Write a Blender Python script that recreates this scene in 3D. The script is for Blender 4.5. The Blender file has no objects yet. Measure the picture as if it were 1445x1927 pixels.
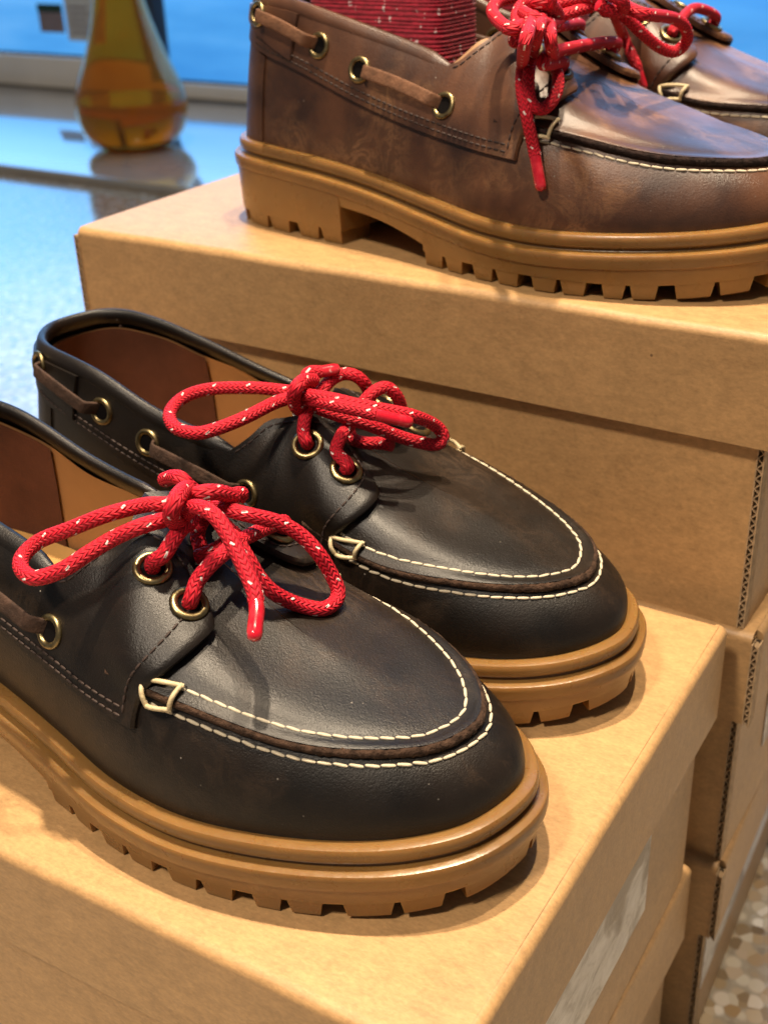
import bpy, bmesh, math, random
import numpy as np
from mathutils import Vector, Matrix
from mathutils.bvhtree import BVHTree

random.seed(4)
rng = np.random.default_rng(4)
scene = bpy.context.scene
COL = scene.collection

# ------------------------------------------------------------------ camera
F = 0.3726                      # height of the upper box stack's lid above the floor
CAM_R = np.array([0.84128842, 0.53950879, -0.03411848])
CAM_U = np.array([-0.22809524, 0.41148625, 0.88241239])
CAM_F = np.array([-0.49010852, 0.73458106, -0.469238])
CAM_O = np.array([0.44453771, -0.40533802, 0.14767642 + F])
FPX, PCX, PCY = 2281.0, 722.5, 963.5
cd = bpy.data.cameras.new('camera')
cam = bpy.data.objects.new('camera', cd)
COL.objects.link(cam)
M = Matrix.Identity(4)
for i in range(3):
    M[i][0], M[i][1], M[i][2], M[i][3] = CAM_R[i], CAM_U[i], -CAM_F[i], CAM_O[i]
cam.matrix_world = M
cd.sensor_fit = 'VERTICAL'
cd.sensor_height = 24.0
cd.lens = FPX / 1927.0 * 24.0
cd.clip_start = 0.02
cd.clip_end = 60
cd.dof.use_dof = True
cd.dof.focus_distance = 0.372
cd.dof.aperture_fstop = 11.5
scene.camera = cam

# ------------------------------------------------------------------ light
world = bpy.data.worlds.new('World')
scene.world = world
world.use_nodes = True
wb = world.node_tree.nodes['Background']
wb.inputs[0].default_value = (0.96, 0.93, 0.92, 1)
wb.inputs[1].default_value = 0.16

def spot(name, loc, target, watts, color, size=0.05, angle=70, blend=0.6):
    l = bpy.data.lights.new(name, 'SPOT')
    l.energy = watts
    l.color = color
    l.shadow_soft_size = size
    l.spot_size = math.radians(angle)
    l.spot_blend = blend
    o = bpy.data.objects.new(name, l)
    o.location = loc
    d = Vector(target) - Vector(loc)
    o.rotation_euler = d.to_track_quat('-Z', 'Y').to_euler()
    COL.objects.link(o)
    return o

WARM = (1.0, 0.81, 0.58)
spot('ceiling_spot', (0.16, 0.02, 2.50), (0.20, -0.04, 0.3), 310, WARM, 0.035)
spot('ceiling_spot', (0.55, 0.20, 2.50), (0.25, -0.05, 0.3), 165, WARM, 0.035)
spot('ceiling_spot', (0.15, -1.25, 2.00), (0.20, -0.22, 0.16), 150, (1.0, 0.84, 0.66), 0.12, 44, 1.0)
spot('ceiling_spot', (-0.75, 0.55, 2.35), (-1.45, 1.50, 0.1), 75, WARM, 0.05)

scene.view_settings.view_transform = 'Standard'
scene.view_settings.look = 'None'
scene.view_settings.exposure = 0.0
scene.view_settings.gamma = 1.0
scene.view_settings.use_curve_mapping = False
scene.render.engine = 'CYCLES'

# ------------------------------------------------------------------ materials
def new_mat(name):
    m = bpy.data.materials.new(name)
    m.use_nodes = True
    nt = m.node_tree
    return m, nt, nt.nodes['Principled BSDF']

def N(nt, typ, **kw):
    n = nt.nodes.new(typ)
    for k, v in kw.items():
        if k.startswith('_'):
            setattr(n, k[1:], v)
        else:
            n.inputs[k].default_value = v
    return n

def noise(nt, vec, scale, detail=4, rough=0.55, dist=0.0):
    n = N(nt, 'ShaderNodeTexNoise', Scale=scale, Detail=detail, Roughness=rough, Distortion=dist)
    nt.links.new(vec, n.inputs['Vector'])
    return n.outputs['Fac']

def ramp(nt, fac, stops):
    r = nt.nodes.new('ShaderNodeValToRGB')
    el = r.color_ramp.elements
    while len(el) < len(stops):
        el.new(0.5)
    for e, (p, c) in zip(el, stops):
        e.position = p
        e.color = (*c, 1) if len(c) == 3 else c
    nt.links.new(fac, r.inputs[0])
    return r.outputs[0]

def gray(a):
    return (a, a, a)

def coords(nt, kind='Object'):
    return nt.nodes.new('ShaderNodeTexCoord').outputs[kind]

def mapping(nt, vec, scale=(1, 1, 1), loc=(0, 0, 0), rot=(0, 0, 0)):
    m = N(nt, 'ShaderNodeMapping', Scale=scale, Location=loc, Rotation=rot)
    nt.links.new(vec, m.inputs['Vector'])
    return m.outputs[0]

def mix(nt, fac, a, b, mode='MIX'):
    m = nt.nodes.new('ShaderNodeMix')
    m.data_type = 'RGBA'
    m.blend_type = mode
    if isinstance(fac, (int, float)):
        m.inputs[0].default_value = fac
    else:
        nt.links.new(fac, m.inputs[0])
    for sock, v in ((m.inputs[6], a), (m.inputs[7], b)):
        if isinstance(v, tuple):
            sock.default_value = (*v, 1)
        else:
            nt.links.new(v, sock)
    return m.outputs[2]

def math_(nt, op, a, b=None, c=None):
    m = nt.nodes.new('ShaderNodeMath')
    m.operation = op
    for i, v in enumerate((a, b, c)):
        if v is None:
            continue
        if isinstance(v, (int, float)):
            m.inputs[i].default_value = v
        else:
            nt.links.new(v, m.inputs[i])
    return m.outputs[0]

def bump(nt, p, height, strength, dist):
    b = N(nt, 'ShaderNodeBump', Strength=strength, Distance=dist)
    nt.links.new(height, b.inputs['Height'])
    nt.links.new(b.outputs[0], p.inputs['Normal'])
    return b

def leather(name, dark, mid, scuff, scuff_amt, rough, grain=0.00018, spec=0.5):
    m, nt, p = new_mat(name)
    v = coords(nt)
    big = noise(nt, v, 24, 5, 0.6, 0.4)
    base = mix(nt, ramp(nt, big, [(0.36, gray(0)), (0.68, gray(1))]), dark, mid)
    # pull-up wear: fine pale crackle lines inside soft worn patches
    s1 = noise(nt, mapping(nt, v, (1.0, 1.5, 0.8), rot=(0.3, 0.4, 0)), 85, 9, 0.72, 0.8)
    ridge = ramp(nt, math_(nt, 'ABSOLUTE', math_(nt, 'SUBTRACT', s1, 0.5)), [(0.0, gray(1)), (0.055, gray(0))])
    s2 = noise(nt, v, 17, 3, 0.55, 0.5)
    patchy = ramp(nt, s2, [(0.50, gray(0)), (0.70, gray(scuff_amt))])
    sm = math_(nt, 'MULTIPLY', patchy, math_(nt, 'MULTIPLY_ADD', ridge, 0.62, 0.22))
    col = mix(nt, sm, base, scuff)
    # small pale flecks of dust
    vo = N(nt, 'ShaderNodeTexVoronoi', Scale=170.0, Randomness=1.0)
    nt.links.new(v, vo.inputs['Vector'])
    dust = ramp(nt, vo.outputs['Distance'], [(0.035, gray(1)), (0.06, gray(0))])
    dm = math_(nt, 'MULTIPLY', dust, ramp(nt, noise(nt, v, 60, 2), [(0.54, gray(0)), (0.62, gray(0.75))]))
    col = mix(nt, dm, col, (0.32, 0.29, 0.25))
    nt.links.new(col, p.inputs['Base Color'])
    g1 = noise(nt, v, 1900, 3, 0.6)
    g2 = noise(nt, v, 950, 4, 0.6)
    g3 = noise(nt, v, 38, 4, 0.6)
    h = math_(nt, 'ADD', math_(nt, 'MULTIPLY', g1, 0.5), math_(nt, 'ADD', math_(nt, 'MULTIPLY', g2, 0.5), math_(nt, 'MULTIPLY', g3, 0.9)))
    bump(nt, p, h, 0.75, grain)
    r = math_(nt, 'ADD', math_(nt, 'MULTIPLY', noise(nt, v, 45, 5, 0.6), 0.28), rough - 0.14)
    nt.links.new(r, p.inputs['Roughness'])
    p.inputs['Specular IOR Level'].default_value = spec
    return m

def plain(name, col, rough=0.6, metal=0.0, var=0.25, scale=60, bstr=0.3, bdist=0.0003, bscale=300, spec=0.5):
    m, nt, p = new_mat(name)
    v = coords(nt)
    lo = tuple(c * (1 - var) for c in col)
    hi = tuple(min(1, c * (1 + var)) for c in col)
    c = ramp(nt, noise(nt, v, scale, 5), [(0.3, lo), (0.7, hi)])
    nt.links.new(c, p.inputs['Base Color'])
    p.inputs['Roughness'].default_value = rough
    p.inputs['Metallic'].default_value = metal
    p.inputs['Specular IOR Level'].default_value = spec
    if bstr:
        bump(nt, p, noise(nt, v, bscale, 4), bstr, bdist)
    return m

MAT = {}
MAT['black'] = leather('black_leather', (0.0034, 0.0024, 0.0019), (0.0110, 0.0068, 0.0044), (0.075, 0.046, 0.028), 0.6, 0.41, 0.00022, 0.40)
MAT['brown'] = leather('brown_leather', (0.036, 0.0155, 0.0100), (0.125, 0.051, 0.0235), (0.34, 0.17, 0.075), 0.9, 0.38, 0.00022)
MAT['black_edge'] = plain('raw_suede_edge', (0.050, 0.028, 0.018), 0.95, var=0.6, scale=350, bstr=1, bdist=0.0012, bscale=900, spec=0.2)
MAT['brown_edge'] = plain('raw_dark_edge', (0.020, 0.011, 0.009), 0.9, var=0.6, scale=350, bstr=1, bdist=0.001, bscale=900, spec=0.2)
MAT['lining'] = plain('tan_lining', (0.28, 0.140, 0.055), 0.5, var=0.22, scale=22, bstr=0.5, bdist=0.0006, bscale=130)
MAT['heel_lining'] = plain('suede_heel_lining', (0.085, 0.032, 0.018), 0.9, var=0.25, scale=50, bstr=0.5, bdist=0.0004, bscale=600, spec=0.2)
MAT['insole'] = plain('tan_insole', (0.58, 0.32, 0.10), 0.45, var=0.12, scale=20, bstr=0.3, bdist=0.0004, bscale=200)
MAT['thong'] = plain('rawhide_side_lace', (0.050, 0.027, 0.018), 0.8, var=0.45, scale=260, bstr=0.8, bdist=0.0006, bscale=700, spec=0.3)
MAT['thong_brown'] = plain('brown_side_lace', (0.15, 0.070, 0.037), 0.75, var=0.3, scale=200, bstr=0.7, bdist=0.0005, bscale=700, spec=0.3)
MAT['stitch'] = plain('cream_thread', (0.60, 0.52, 0.38), 0.75, var=0.14, scale=700, bstr=0.8, bdist=0.0003, bscale=1600)
MAT['wax'] = plain('waxed_thread', (0.52, 0.42, 0.25), 0.5, var=0.25, scale=500, bstr=0.7, bdist=0.0003, bscale=1200)
MAT['dark_thread'] = plain('dark_thread', (0.030, 0.016, 0.012), 0.7, var=0.3, scale=900, bstr=0)
MAT['brown_thread'] = plain('brown_thread', (0.026, 0.012, 0.009), 0.7, var=0.3, scale=900, bstr=0)
MAT['hole_shade'] = plain('eyelet_shadow', (0.004, 0.003, 0.003), 0.9, var=0, bstr=0, spec=0.1)
MAT['brass'] = plain('aged_brass', (0.27, 0.21, 0.105), 0.36, 1.0, var=0.4, scale=420, bstr=0.2, bdist=0.0002, bscale=700)
MAT['aglet'] = None

def gum():
    m, nt, p = new_mat('gum_rubber')
    v = coords(nt)
    c = ramp(nt, noise(nt, v, 26, 5, 0.6), [(0.3, (0.175, 0.088, 0.024)), (0.7, (0.235, 0.122, 0.035))])
    nt.links.new(c, p.inputs['Base Color'])
    p.inputs['Subsurface Weight'].default_value = 0.45
    p.inputs['Subsurface Radius'].default_value = (0.006, 0.003, 0.001)
    p.inputs['Subsurface Scale'].default_value = 1.0
    r = math_(nt, 'ADD', math_(nt, 'MULTIPLY', noise(nt, v, 120, 5), 0.26), 0.17)
    nt.links.new(r, p.inputs['Roughness'])
    bump(nt, p, math_(nt, 'ADD', noise(nt, v, 420, 4), math_(nt, 'MULTIPLY', noise(nt, v, 60, 3), 2.0)), 0.35, 0.0003)
    return m
MAT['gum'] = gum()

def kraft(name, col, streak=1.0):
    m, nt, p = new_mat(name)
    v = coords(nt)
    fib = noise(nt, mapping(nt, v, (0.55, 1, 1)), 900, 5, 0.7)
    fib2 = noise(nt, mapping(nt, v, (0.4, 1, 0.8), rot=(0, 0, 0.25)), 260, 6, 0.75)
    blot = noise(nt, v, 12, 5, 0.6)
    f = math_(nt, 'ADD', math_(nt, 'MULTIPLY', fib, 0.42), math_(nt, 'ADD', math_(nt, 'MULTIPLY', fib2, 0.38), math_(nt, 'MULTIPLY', blot, 0.2)))
    lo = tuple(c * 0.70 for c in col)
    hi = tuple(min(1, c * 1.24) for c in col)
    base = ramp(nt, f, [(0.36, lo), (0.64, hi)])
    vo = N(nt, 'ShaderNodeTexVoronoi', Scale=70.0)
    nt.links.new(v, vo.inputs['Vector'])
    sp = math_(nt, 'MULTIPLY', ramp(nt, vo.outputs['Distance'], [(0.03, gray(1)), (0.05, gray(0))]), ramp(nt, noise(nt, v, 33, 2), [(0.60, gray(0)), (0.64, gray(0.8))]))
    nt.links.new(mix(nt, sp, base, (0.10, 0.055, 0.03)), p.inputs['Base Color'])
    p.inputs['Roughness'].default_value = 0.46
    p.inputs['Specular IOR Level'].default_value = 0.5
    bump(nt, p, math_(nt, 'ADD', fib, math_(nt, 'MULTIPLY', noise(nt, v, 90, 4), 1.0)), 0.4, 0.00025)
    return m
MAT['kraft'] = kraft('kraft_cardboard', (0.435, 0.258, 0.112))
MAT['flute'] = plain('corrugated_edge', (0.40, 0.27, 0.15), 0.8, var=0.25, scale=300, bstr=0)
MAT['core_shade'] = plain('corrugated_inside_shade', (0.030, 0.021, 0.014), 0.95, var=0.2, bstr=0, spec=0.1)  # near-black backing colour paints the shadow between the flutes

def label_mat():
    m, nt, p = new_mat('smudged_sheen_label')
    v = coords(nt)
    s = noise(nt, mapping(nt, v, (1, 0.6, 1.3), rot=(0.5, 0, 0)), 55, 7, 0.7, 2.5)
    b = noise(nt, v, 22, 4, 0.6, 0.8)
    c = ramp(nt, s, [(0.32, (0.36, 0.33, 0.29)), (0.48, (0.66, 0.63, 0.58)), (0.70, (0.85, 0.83, 0.79))])  # grey and white streaks paint glossy reflections into the label colour
    c = mix(nt, ramp(nt, b, [(0.52, gray(0)), (0.62, gray(0.8))]), c, (0.16, 0.11, 0.07))  # brown smudges on the label itself
    nt.links.new(c, p.inputs['Base Color'])
    p.inputs['Roughness'].default_value = 0.28
    bump(nt, p, s, 0.5, 0.0008)
    return m
MAT['label'] = label_mat()

def lace_mat():
    m, nt, p = new_mat('red_braided_cord')
    uv = nt.nodes.new('ShaderNodeUVMap').outputs[0]
    sep = nt.nodes.new('ShaderNodeSeparateXYZ')
    nt.links.new(uv, sep.inputs[0])
    u, v = sep.outputs[0], sep.outputs[1]      # u in metres along, v 0..1 round
    k = 2 * math.pi
    tri = math_(nt, 'ABSOLUTE', math_(nt, 'SUBTRACT', math_(nt, 'FRACT', math_(nt, 'MULTIPLY', v, 7.0)), 0.5))
    ph = math_(nt, 'ADD', math_(nt, 'MULTIPLY', u, k / 0.0019), math_(nt, 'MULTIPLY', tri, k * 1.5))
    wv = math_(nt, 'MULTIPLY_ADD', math_(nt, 'SINE', ph), 0.5, 0.5)
    bd = math_(nt, 'ABSOLUTE', math_(nt, 'MULTIPLY_ADD', math_(nt, 'FRACT', math_(nt, 'MULTIPLY', v, 14.0)), 2.0, -1.0))
    hh = math_(nt, 'MULTIPLY', wv, math_(nt, 'MULTIPLY_ADD', math_(nt, 'POWER', bd, 4.0), -0.6, 1.0))
    red = ramp(nt, hh, [(0.05, (0.30, 0.0025, 0.011)), (0.45, (0.52, 0.004, 0.019)), (1.0, (0.66, 0.009, 0.030))])
    fu = math_(nt, 'FRACT', math_(nt, 'ADD', math_(nt, 'MULTIPLY', u, 1 / 0.0125), v))
    fv = math_(nt, 'FRACT', math_(nt, 'MULTIPLY', v, 4.0))
    du = math_(nt, 'ABSOLUTE', math_(nt, 'SUBTRACT', fu, 0.5))
    dv = math_(nt, 'ABSOLUTE', math_(nt, 'SUBTRACT', fv, 0.5))
    m1 = math_(nt, 'LESS_THAN', math_(nt, 'ADD', math_(nt, 'MULTIPLY', du, 1.25), math_(nt, 'MULTIPLY', dv, 0.40)), 0.070)
    col = mix(nt, m1, red, (0.80, 0.70, 0.66))
    nt.links.new(col, p.inputs['Base Color'])
    p.inputs['Roughness'].default_value = 0.68
    p.inputs['Specular IOR Level'].default_value = 0.35
    p.inputs['Sheen Weight'].default_value = 0.0
    p.inputs['Sheen Tint'].default_value = (1, 0.3, 0.3, 1)
    bump(nt, p, hh, 0.8, 0.0005)
    return m
MAT['lace'] = lace_mat()

def aglet_mat():
    m, nt, p = new_mat('clear_red_aglet')
    v = coords(nt)
    c = ramp(nt, noise(nt, v, 260, 3), [(0.45, (0.48, 0.006, 0.02)), (0.66, (0.60, 0.03, 0.045)), (0.74, (0.75, 0.5, 0.48))])
    nt.links.new(c, p.inputs['Base Color'])
    p.inputs['Roughness'].default_value = 0.18
    p.inputs['Coat Weight'].default_value = 0.6
    return m
MAT['aglet'] = aglet_mat()

def knit_mat():
    m, nt, p = new_mat('red_knit_wool')
    v = coords(nt)
    base = ramp(nt, noise(nt, mapping(nt, v, (1, 1, 3)), 260, 4), [(0.3, (0.26, 0.006, 0.022)), (0.7, (0.60, 0.022, 0.055))])
    vo = N(nt, 'ShaderNodeTexVoronoi', Scale=300.0, Randomness=0.9)
    nt.links.new(mapping(nt, v, (1, 1, 0.55)), vo.inputs['Vector'])
    ring = ramp(nt, vo.outputs['Distance'], [(0.0, gray(0)), (0.16, gray(0.9)), (0.26, gray(0))])
    mask = ramp(nt, noise(nt, v, 120, 2), [(0.44, gray(0)), (0.50, gray(1))])
    nt.links.new(mix(nt, math_(nt, 'MULTIPLY', ring, mask), base, (0.85, 0.72, 0.70)), p.inputs['Base Color'])
    p.inputs['Roughness'].default_value = 0.8
    p.inputs['Sheen Weight'].default_value = 0.3
    bump(nt, p, noise(nt, v, 700, 4), 0.8, 0.0006)
    return m
MAT['knit'] = knit_mat()

def glaze(m, w, ior, rough):
    p = m.node_tree.nodes['Principled BSDF']
    p.inputs['Coat Weight'].default_value = w
    p.inputs['Coat IOR'].default_value = ior
    p.inputs['Coat Roughness'].default_value = rough

def floor_mat():
    m, nt, p = new_mat('terrazzo')
    v = coords(nt)
    vo = N(nt, 'ShaderNodeTexVoronoi', Scale=140.0, Randomness=1.0)
    nt.links.new(v, vo.inputs['Vector'])
    sepc = nt.nodes.new('ShaderNodeSeparateColor')
    nt.links.new(vo.outputs['Color'], sepc.inputs[0])
    c = ramp(nt, sepc.outputs[0], [(0.0, (0.07, 0.045, 0.026)), (0.25, (0.36, 0.27, 0.16)), (0.6, (0.50, 0.46, 0.38)), (0.85, (0.28, 0.18, 0.08)), (1.0, (0.75, 0.73, 0.68))])
    c = mix(nt, ramp(nt, vo.outputs['Distance'], [(0.58, gray(0)), (0.75, gray(0.8))]), c, (0.28, 0.25, 0.20))
    nt.links.new(c, p.inputs['Base Color'])
    p.inputs['Roughness'].default_value = 0.16
    p.inputs['Specular IOR Level'].default_value = 0.8
    return m
MAT['floor'] = floor_mat()
MAT['sill'] = plain('polished_pale_stone', (0.36, 0.33, 0.29), 0.12, var=0.15, scale=6, bstr=0.05, bdist=0.001, bscale=20, spec=0.9)
glaze(MAT['floor'], 1.0, 1.7, 0.10)
glaze(MAT['sill'], 1.0, 2.0, 0.06)
MAT['frame'] = plain('grey_painted_frame', (0.74, 0.71, 0.66), 0.45, var=0.05, scale=10, bstr=0)
MAT['dark'] = plain('dark_gasket', (0.02, 0.02, 0.025), 0.6, var=0.1, bstr=0)
MAT['card'] = plain('pale_paper', (0.55, 0.56, 0.54), 0.7, var=0.12, scale=90, bstr=0)
MAT['card_dark'] = plain('dark_green_print', (0.010, 0.045, 0.028), 0.7, var=0.2, bstr=0)
MAT['card_mid'] = plain('mauve_print', (0.24, 0.19, 0.20), 0.7, var=0.25, scale=120, bstr=0)

def sky_mat():
    m, nt, p = new_mat('daylight_outside')
    v = coords(nt)
    f = noise(nt, mapping(nt, v, (0.35, 1, 2.2)), 2.2, 4, 0.55)
    c = ramp(nt, f, [(0.3, (0.035, 0.25, 0.70)), (0.5, (0.075, 0.36, 0.84)), (0.7, (0.16, 0.48, 0.95))])
    sp = nt.nodes.new('ShaderNodeSeparateXYZ')
    nt.links.new(v, sp.inputs[0])
    up = N(nt, 'ShaderNodeMapRange')
    up.inputs[1].default_value, up.inputs[2].default_value = 0.05, 1.2
    nt.links.new(sp.outputs[2], up.inputs[0])
    c = mix(nt, up.outputs[0], c, (0.20, 0.52, 1.0))
    e = N(nt, 'ShaderNodeEmission', Strength=1.15)
    nt.links.new(math_(nt, 'MULTIPLY_ADD', up.outputs[0], 2.2, 1.1), e.inputs[1])
    nt.links.new(c, e.inputs[0])
    nt.links.new(e.outputs[0], nt.nodes['Material Output'].inputs[0])
    return m
MAT['sky'] = sky_mat()

def glass_mat(name, col, rough=0.0):
    m, nt, p = new_mat(name)
    p.inputs['Base Color'].default_value = (*col, 1)
    p.inputs['Transmission Weight'].default_value = 1.0
    p.inputs['Roughness'].default_value = rough
    p.inputs['IOR'].default_value = 1.45
    return m
def amber_mat():
    m, nt, p = new_mat('amber_glass')
    v = coords(nt)
    c = ramp(nt, noise(nt, v, 7, 3), [(0.3, (0.86, 0.40, 0.04)), (0.7, (0.96, 0.54, 0.10))])
    nt.links.new(c, p.inputs['Base Color'])
    p.inputs['Transmission Weight'].default_value = 0.88
    p.inputs['Roughness'].default_value = 0.04
    p.inputs['IOR'].default_value = 1.40
    return m
MAT['amber'] = amber_mat()
MAT['liquid'] = glass_mat('amber_liquid', (0.80, 0.36, 0.035))

# ------------------------------------------------------------------ mesh helpers
def obj(name, verts, faces, mat, parent=None, smooth=40, uvs=None):
    me = bpy.data.meshes.new(name)
    me.from_pydata([tuple(map(float, v)) for v in verts], [], [tuple(int(i) for i in f) for f in faces])
    if uvs is not None:
        ul = me.uv_layers.new(name='UVMap')
        flat = np.array([c for f in uvs for c in f], dtype=np.float32).ravel()
        ul.data.foreach_set('uv', flat)
    me.materials.append(MAT[mat] if isinstance(mat, str) else mat)
    if smooth:
        me.polygons.foreach_set('use_smooth', [True] * len(me.polygons))
        if smooth < 180:
            me.set_sharp_from_angle(angle=math.radians(smooth))
    me.update()
    o = bpy.data.objects.new(name, me)
    COL.objects.link(o)
    if parent is not None:
        o.parent = parent
    return o

def thing(name, label, cat, loc=(0, 0, 0), rz=0.0, group=None):
    o = bpy.data.objects.new(name, None)
    o.empty_display_size = 0.02
    COL.objects.link(o)
    o.location = loc
    o.rotation_euler = (0, 0, rz)
    o['label'] = label
    o['category'] = cat
    if group:
        o['group'] = group
    return o

def tag(o, label=None, cat=None, group=None, kind=None):
    for k, v in (('label', label), ('category', cat), ('group', group), ('kind', kind)):
        if v:
            o[k] = v
    return o

class MB:
    def __init__(s):
        s.v, s.f = [], []
    def add(s, verts, faces):
        n = len(s.v)
        s.v += [tuple(v) for v in verts]
        s.f += [tuple(i + n for i in f) for f in faces]
    def box(s, a, b, bev=0.0):
        (x0, y0, z0), (x1, y1, z1) = a, b
        if not bev:
            s.add([(x0, y0, z0), (x1, y0, z0), (x1, y1, z0), (x0, y1, z0), (x0, y0, z1), (x1, y0, z1), (x1, y1, z1), (x0, y1, z1)],
                  [(3, 2, 1, 0), (4, 5, 6, 7), (0, 1, 5, 4), (1, 2, 6, 5), (2, 3, 7, 6), (3, 0, 4, 7)])
            return
        bm = bmesh.new()
        bmesh.ops.create_cube(bm, size=1)
        for v in bm.verts:
            v.co = Vector(((x0 + x1) / 2 + v.co.x * (x1 - x0), (y0 + y1) / 2 + v.co.y * (y1 - y0), (z0 + z1) / 2 + v.co.z * (z1 - z0)))
        bmesh.ops.bevel(bm, geom=bm.edges[:], offset=bev, segments=2, profile=0.6, affect='EDGES')
        bm.verts.index_update()
        s.add([v.co[:] for v in bm.verts], [tuple(v.index for v in f.verts) for f in bm.faces])
        bm.free()
    def grid(s, P, cu=False, cv=False, flip=False):
        nu, nv = P.shape[:2]
        f = []
        for i in range(nu if cu else nu - 1):
            for j in range(nv if cv else nv - 1):
                a, b = i * nv + j, ((i + 1) % nu) * nv + j
                c, d = ((i + 1) % nu) * nv + (j + 1) % nv, i * nv + (j + 1) % nv
                f.append((a, d, c, b) if flip else (a, b, c, d))
        s.add(P.reshape(-1, 3), f)
    def build(s, name, mat, parent=None, smooth=40):
        return obj(name, s.v, s.f, mat, parent, smooth)

def cspline(xs, ys):
    xs = np.asarray(xs, float); ys = np.asarray(ys, float); n = len(xs)
    h = np.diff(xs); A = np.eye(n); b = np.zeros(n)
    for i in range(1, n - 1):
        A[i, i - 1] = h[i - 1]; A[i, i] = 2 * (h[i - 1] + h[i]); A[i, i + 1] = h[i]
        b[i] = 6 * ((ys[i + 1] - ys[i]) / h[i] - (ys[i] - ys[i - 1]) / h[i - 1])
    Mv = np.linalg.solve(A, b)
    def f(x):
        x = np.clip(np.asarray(x, float), xs[0], xs[-1]); i = np.clip(np.searchsorted(xs, x) - 1, 0, n - 2)
        a = xs[i + 1] - x; c = x - xs[i]; hh = h[i]
        return Mv[i] * a**3 / (6 * hh) + Mv[i + 1] * c**3 / (6 * hh) + (ys[i] / hh - Mv[i] * hh / 6) * a + (ys[i + 1] / hh - Mv[i + 1] * hh / 6) * c
    return f

def catmull(pts, step, closed=False):
    """resampled Catmull-Rom curve through pts at about `step` spacing"""
    p = np.array(pts, float)
    m = len(p)
    if not closed:
        p = np.vstack([2 * p[0] - p[1], p, 2 * p[-1] - p[-2]])
        rngi = range(1, m)
    else:
        rngi = range(m)
    out = []
    t = np.linspace(0, 1, 24, endpoint=False)[:, None]
    for i in rngi:
        if closed:
            a, b, c, d = p[(i - 1) % m], p[i], p[(i + 1) % m], p[(i + 2) % m]
        else:
            a, b, c, d = p[i - 1], p[i], p[i + 1], p[i + 2]
        out.append(.5 * ((2 * b) + (-a + c) * t + (2 * a - 5 * b + 4 * c - d) * t**2 + (-a + 3 * b - 3 * c + d) * t**3))
    q = np.vstack(out + [p[0:1] if closed else p[-2:-1]])
    e = np.linalg.norm(np.diff(q, axis=0), axis=1)
    s = np.concatenate([[0], np.cumsum(e)])
    n = max(2, int(round(s[-1] / step)))
    u = np.linspace(0, s[-1], n + 1)
    r = np.stack([np.interp(u, s, q[:, k]) for k in range(q.shape[1])], 1)
    return r[:-1] if closed else r

def frames(c, closed=False, up=None):
    t = np.gradient(c, axis=0) if not closed else np.roll(c, -1, 0) - np.roll(c, 1, 0)
    t /= np.linalg.norm(t, axis=1)[:, None] + 1e-12
    n = np.zeros_like(c)
    if up is not None:
        for i in range(len(c)):
            v = up[i] - t[i] * (up[i] @ t[i])
            n[i] = v / (np.linalg.norm(v) + 1e-12)
    else:
        v = np.array([0, 0, 1.0])
        if abs(t[0] @ v) > .9:
            v = np.array([0, 1.0, 0])
        for i in range(len(c)):
            v = v - t[i] * (v @ t[i])
            v /= np.linalg.norm(v)
            n[i] = v
    b = np.cross(t, n)
    return t, n, b

def tube(name, c, rad, mat, parent, sides=12, cap=True, flat=1.0, up=None, taper=None, square=1.0):
    c = np.asarray(c, float)
    t, n, b = frames(c, up=up)
    k = len(c)
    r = np.full(k, rad) if taper is None else rad * taper
    an = np.linspace(0, 2 * np.pi, sides, endpoint=False)
    cs, sn = np.cos(an), np.sin(an)
    cs = np.sign(cs) * np.abs(cs) ** square; sn = np.sign(sn) * np.abs(sn) ** square
    P = c[:, None, :] + r[:, None, None] * (cs[None, :, None] * n[:, None, :] * flat + sn[None, :, None] * b[:, None, :])
    s = np.concatenate([[0], np.cumsum(np.linalg.norm(np.diff(c, axis=0), axis=1))])
    V = P.reshape(-1, 3)
    Fc, U = [], []
    for i in range(k - 1):
        for j in range(sides):
            j2 = (j + 1) % sides
            Fc.append((i * sides + j, i * sides + j2, (i + 1) * sides + j2, (i + 1) * sides + j))
            va, vb = j / sides, (j + 1) / sides
            U.append([(s[i], va), (s[i], vb), (s[i + 1], vb), (s[i + 1], va)])
    if cap:
        V = np.vstack([V, c[:1] - t[:1] * rad * .35, c[-1:] + t[-1:] * rad * .35])
        n0, n1 = len(V) - 2, len(V) - 1
        for j in range(sides):
            j2 = (j + 1) % sides
            Fc.append((n0, j2, j)); U.append([(0, 0)] * 3)
            e = (k - 1) * sides
            Fc.append((n1, e + j, e + j2)); U.append([(s[-1], 0.13)] * 3)
    return obj(name, V, Fc, mat, parent, 60, U)

# photograph pixel -> point on the horizontal plane at height z (floor = 0)
def pix(px, py, z):
    d = CAM_F + CAM_R * (px - PCX) / FPX - CAM_U * (py - PCY) / FPX
    return CAM_O + d * ((z - CAM_O[2]) / d[2])

# ------------------------------------------------------------------ the setting
def quad_sheet(name, x0, x1, y0, y1, z, mat, thick=0.0):
    mb = MB()
    mb.box((x0, y0, z - max(thick, .002)), (x1, y1, z))
    return mb.build(name, mat, None, 0)

fl = quad_sheet('floor', -6.0, 3.0, -1.6, 2.12, 0.0, 'floor', 0.05)
tag(fl, kind='structure')
SZ = 0.0176
WY = 2.03
sl = MB()
sl.box((-6.0, 1.265, 0.0), (3.0, WY + .06, SZ), 0.003)
so = sl.build('window_sill', 'sill', None, 40)
tag(so, kind='structure')

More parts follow.
